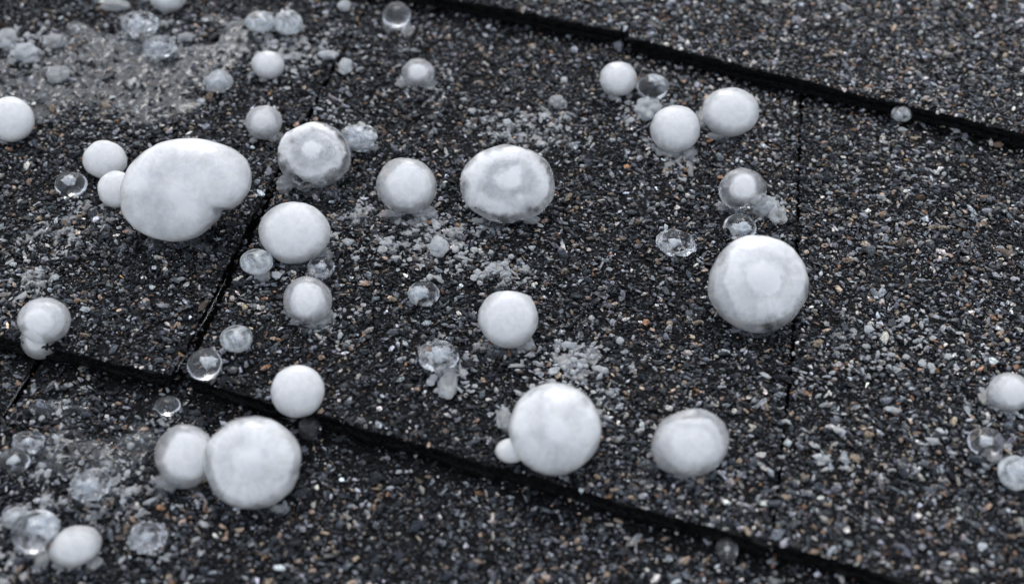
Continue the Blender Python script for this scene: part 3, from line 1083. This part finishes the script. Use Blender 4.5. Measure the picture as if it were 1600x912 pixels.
# --- lacy slush smears and water films lying over the granules
def film(name, label, cat, pts, mat, seed, thr=0.05, scale=0.0035, lift=0.0004, step=0.00035, thick=0.0003, amp=0.0004, octv=4, aniso=1.0,
         rag=1.0, rise=0.0007):
    """pts: ellipses (u, v, ru, rv, angle in degrees) in which patches of film survive"""
    allv, allf, off = [], [], 0
    for (u, v, ru, rv, ang) in pts:
        z0 = surf(u, v)
        c = P(u, v, z0)
        m = depth(c) / FPX
        a, bb = ru * m, rv * m / ST
        n_ = int(2 * max(a, bb) / step)
        xs = np.linspace(-max(a, bb), max(a, bb), n_)
        X, Y = np.meshgrid(xs, xs)
        cs, sn = math.cos(math.radians(ang)), math.sin(math.radians(ang))
        xr, yr = X * cs + Y * sn, -X * sn + Y * cs
        r2 = (xr / a) ** 2 + (yr / bb) ** 2
        nx_ = noise2(xr / aniso + c.x * 7, yr + c.y * 7, scale, octv, seed).reshape(X.shape)
        val = nx_ + 0.55 * (1 - r2) * rag - thr
        keepv = val > 0
        keep = keepv[:-1, :-1] & keepv[1:, :-1] & keepv[:-1, 1:] & keepv[1:, 1:]
        wx, wy = X + c.x, Y + c.y
        z = z0 + BED + lift + rise * (np.clip(val * 2.2, 0, 1) - 1) + amp * noise2(wx, wy, 0.0022, 3, seed + 3).reshape(X.shape) + thick * np.clip(val * 3, 0, 1)
        N = n_ * n_
        idx = np.arange(N).reshape(n_, n_)
        q = np.stack([idx[:-1, :-1], idx[:-1, 1:], idx[1:, 1:], idx[1:, :-1]], -1)[keep]
        top = np.stack([wx, wy, z], -1).reshape(-1, 3)
        bot = np.stack([wx, wy, z - thick * np.clip(val * 3, 0.05, 1) - 0.0002], -1).reshape(-1, 3)
        vv = np.concatenate([top, bot])
        # side walls along open edges
        e = np.concatenate([q[:, [0, 1]], q[:, [1, 2]], q[:, [2, 3]], q[:, [3, 0]]])
        key = np.sort(e, 1)
        kk = key[:, 0].astype(np.int64) * N + key[:, 1]
        uq, inv, cnt = np.unique(kk, return_inverse=True, return_counts=True)
        be = e[cnt[inv] == 1]
        side = np.stack([be[:, 0], be[:, 0] + N, be[:, 1] + N, be[:, 1]], -1)
        f = np.concatenate([q, q[:, ::-1] + N, side])
        used, inv = np.unique(f, return_inverse=True)
        allv.append(vv[used]); allf.append(inv.reshape(f.shape) + off)
        off += len(used)
    me = mesh_np(name, np.concatenate(allv), np.concatenate(allf), mat, True)
    return tag(link(name, me), label, cat, kind='stuff')


film('slush_smear', 'lacy smears of melting slush around the centre of the roof', 'slush',
     [(660, 385, 95, 42, -8), (785, 425, 70, 34, 10), (560, 335, 60, 30, 0), (690, 565, 60, 40, 60), (900, 560, 70, 50, -30),
      (820, 200, 110, 50, -10), (640, 345, 70, 18, 0), (760, 520, 40, 40, 0), (700, 360, 120, 22, -5)],
     M_SLUSH, 401, thr=0.38, scale=0.0024, thick=0.0003, octv=5, step=0.0003, lift=0.0001, amp=0.0006)
film('slush_smear', 'lacy smears of melting slush near the top and left edges', 'slush',
     [(450, 75, 80, 50, -20), (60, 440, 40, 60, 70), (40, 80, 60, 40, 0), (230, 60, 90, 50, 0), (660, 150, 60, 20, -20),
      (120, 350, 90, 40, 20), (150, 780, 130, 60, 10), (60, 870, 80, 40, 0), (1190, 330, 50, 25, -20), (1040, 250, 60, 30, -50)],
     M_SLUSH, 402, thr=0.38, scale=0.0026, thick=0.0003, octv=5, step=0.0003, lift=0.0001, amp=0.0006)
film('meltwater_film', 'thin grey sheen of melt water flooding the granules at upper left', 'water',
     [(130, 115, 270, 95, 14)], M_WATER, 403, thr=-0.25, scale=0.02, lift=0.00005, step=0.0006, amp=0.0004, rise=0.0018, octv=3, thick=0.0002)
film('meltwater_film', 'wet patches of melt water on the lowest course at left', 'water',
     [(150, 700, 150, 60, 10), (80, 640, 70, 30, 0)], M_WATER, 404, thr=0.22, scale=0.014, lift=0.0003, rise=0.0016, step=0.0005, amp=0.0003, octv=3, thick=0.0002)


film('meltwater_film', 'melt water gathered at the feet of the larger hailstones', 'water',
     [(265, 378, 70, 18, -8), (500, 292, 50, 16, 10), (636, 336, 44, 14, 0), (795, 350, 60, 14, 0), (470, 412, 50, 14, 0),
      (485, 508, 40, 14, 0), (800, 546, 44, 14, 0), (1078, 748, 55, 14, 0), (1188, 519, 50, 10, 0),
      (392, 797, 62, 14, 0), (285, 764, 50, 16, 0), (1055, 242, 36, 14, 0), (1140, 216, 40, 12, 0), (1165, 332, 44, 14, 0)],
     M_WATER, 405, thr=0.08, scale=0.006, lift=0.0004, step=0.0005, amp=0.0004, octv=3, thick=0.0002, rise=0.0015)


# --- water standing along the joints: thin glassy threads
def thread(pts, rad, label, seed):
    cu = bpy.data.curves.new('water_thread', 'CURVE')
    cu.dimensions = '3D'
    cu.bevel_depth = rad * 0.6
    cu.bevel_resolution = 2
    cu.resolution_u = 8
    sp = cu.splines.new('BEZIER')
    rg = random.Random(seed)
    w3 = [P(u, v, z) for u, v, z in pts]
    sp.bezier_points.add(len(w3) - 1)
    for i, (bp, q) in enumerate(zip(sp.bezier_points, w3)):
        bp.co = q + Vector((rg.gauss(0, 0.0002), rg.gauss(0, 0.0002), rg.gauss(0, 0.0001)))
        bp.handle_left_type = bp.handle_right_type = 'AUTO'
        bp.radius = rg.uniform(0.6, 1.4) * (0.3 if i in (0, len(w3) - 1) else 1)
    cu.materials.append(M_WATER)
    tmp = bpy.data.objects.new('water_thread_path', cu)
    COL.objects.link(tmp)
    me = bpy.data.meshes.new_from_object(tmp.evaluated_get(bpy.context.evaluated_depsgraph_get()))
    bpy.data.objects.remove(tmp)
    bpy.data.curves.remove(cu)
    me.name = 'water_thread'
    o = link('water_thread', me)
    return tag(o, label, 'water', 'threads of water along the joints')


zl = Z_LOW + BED + 0.0003
zm = Z_MID + BED + 0.0002
thread([(352, 436, zm), (335, 472, zm), (322, 496, zm), (306, 524, zm)], 0.0003, 'thread of water down the slanting joint above the glassy pellet', 1)
thread([(300, 545, zm), (286, 560, zm), (276, 580, zm)], 0.0005, 'short wet thread at the foot of the slanting joint', 2)
thread([(46, 586, zl), (30, 606, zl), (18, 628, zl), (5, 648, zl)], 0.00035, 'wet thread in the joint at the lower left edge', 3)
thread([(1280, 142, zm), (1310, 147, zm), (1338, 157, zm)], 0.0003, 'bright thread of water under the upper seam left of the tiny pellet', 4)
thread([(1520, 197, zm), (1550, 205, zm), (1585, 212, zm)], 0.0003, 'bright thread of water under the upper seam at far right', 5)
thread([(430, 300, zm), (425, 318, zm), (418, 330, zm)], 0.0003, 'thread of water in the joint under the frosty translucent stone', 6)
thread([(1231, 520, zm), (1230, 545, zm), (1233, 560, zm)], 0.0003, 'hairline of water in the right joint below the largest single stone', 7)
thread([(676, 132, zm), (694, 142, zm), (708, 153, zm)], 0.0004, 'water trail running from the facetted grey hailstone', 8)


# --- crushed ice: heaps of small angular fragments, nobody could count them
def crushed(label, spots, seed):
    rng = np.random.default_rng(seed)
    vs, fs, off = [], [], 0
    for (u, v, ru, rv, ang, n_, big_) in spots:
        z0 = surf(u, v)
        c = P(u, v, z0)
        m = depth(c) / FPX
        x = rng.normal(0, 0.5, n_) * ru * m
        y = rng.normal(0, 0.5, n_) * rv * m / ST
        cs, sn = math.cos(math.radians(ang)), math.sin(math.radians(ang))
        x, y = x * cs - y * sn + c.x, x * sn + y * cs + c.y
        k = noise2(x, y, 0.0045, 3, seed + 1) + rng.normal(0, 0.2, n_) > 0.08
        x, y = x[k], y[k]
        if not len(x):
            continue
        size = rng.uniform(0.0008, 0.0019, len(x)) * rng.lognormal(0, 0.35, len(x)) * big_
        z = z0 + BED + rng.uniform(-0.0003, 0.0006, len(x))
        a, f, _ = granule_soup(np.stack([x, y, z], 1), size, np.zeros((len(x), 3)), rng)
        vs.append(a); fs.append(f + off); off += len(a)
    me = mesh_np('crushed_ice', np.concatenate(vs), np.concatenate(fs), M_CHIP)
    tag(link('crushed_ice', me), label, 'crushed ice', kind='stuff')


crushed('crushed ice scattered round the centre of the middle shingle', [
    (660, 385, 110, 45, 8, 420, 1.0), (785, 425, 90, 40, -10, 300, 0.9), (700, 570, 60, 70, 0, 240, 1.1), (880, 560, 90, 60, 30, 360, 1.1),
    (820, 200, 130, 60, 10, 340, 1.0), (560, 400, 80, 60, 0, 130, 0.9), (940, 640, 60, 60, 0, 120, 1.1), (640, 345, 70, 14, 0, 90, 0.9),
    (1065, 260, 40, 40, 0, 90, 0.9), (1200, 325, 50, 26, 30, 160, 1.0), (510, 500, 50, 40, 0, 90, 0.9), (790, 650, 30, 60, 0, 90, 1.1),
    (1000, 180, 40, 40, 0, 90, 1.0), (730, 320, 50, 30, 0, 60, 0.9)], 501)
crushed('crushed ice scattered over the left hand shingle and the top', [
    (450, 80, 110, 70, 20, 320, 1.0), (60, 430, 50, 90, -30, 260, 1.0), (40, 70, 90, 60, 0, 240, 1.2), (230, 70, 110, 60, 10, 240, 1.1),
    (660, 140, 80, 30, 20, 160, 1.0), (110, 350, 110, 50, -20, 240, 0.9), (200, 200, 110, 50, 0, 160, 0.9), (540, 180, 60, 40, 0, 110, 0.9),
    (340, 160, 60, 40, 0, 100, 1.0), (430, 440, 50, 30, 0, 90, 0.9)], 502)
crushed('crushed ice scattered over the lowest course at left', [
    (60, 720, 90, 60, 0, 260, 1.2), (150, 770, 100, 50, 0, 220, 1.2), (40, 860, 90, 60, 0, 260, 1.3), (250, 850, 110, 50, 0, 160, 1.1),
    (270, 650, 50, 30, 0, 60, 1.0), (130, 620, 90, 26, 0, 70, 1.0)], 503)
crushed('pale ice fragments scattered over the right hand shingle', [
    (1370, 550, 150, 50, 20, 240, 1.1), (1560, 650, 60, 60, 0, 120, 1.1), (1330, 720, 150, 90, 0, 160, 1.2), (1400, 260, 160, 90, 0, 140, 1.0)], 504)


# --- grit washed into the joints
def joint_grit():
    rng = np.random.default_rng(77)
    pts = []
    for a, c, z, wd, n_ in (((274, 580), (392, 345), Z_MID - 0.0016, 0.0012, 150), ((392, 345), (520, 108), Z_MID - 0.0006, 0.0007, 130),
                            ((1206, 845), (1238, 540), Z_MID - 0.0006, 0.0005, 90), ((1238, 540), (1251, 150), Z_MID - 0.0006, 0.0005, 120),
                            ((-20, 690), (60, 565), Z_LOW - 0.0014, 0.0008, 60)):
        t = rng.random(n_)
        k = noise2(t * 50, t * 0 + z, 4.0, 2, 5) > -0.15
        t = t[k]
        p0, p1 = pp(*a, z), pp(*c, z)
        q = p0 + (p1 - p0) * t[:, None]
        q[:, 0] += 0.0008 + rng.uniform(-1, 1, len(t)) * wd
        pts.append(np.column_stack([q, np.full(len(t), z) + rng.uniform(-0.0005, 0.0004, len(t))]))
    pts = np.concatenate(pts)
    col = PAL[rng.choice(len(PAL), len(pts), p=PW / PW.sum())] * 0.8
    v_, f_, c_ = granule_soup(pts, rng.uniform(0.0008, 0.0016, len(pts)), col, rng)
    me = mesh_np('joint_grit', v_, f_, M_GRAN)
    ca = me.attributes.new('granule_colour', 'FLOAT_COLOR', 'POINT')
    ca.data.foreach_set('color', c_.astype(np.float32).ravel())
    tag(link('joint_grit', me), 'loose granules washed into the joints between the shingles', 'grit', kind='stuff')


joint_grit()
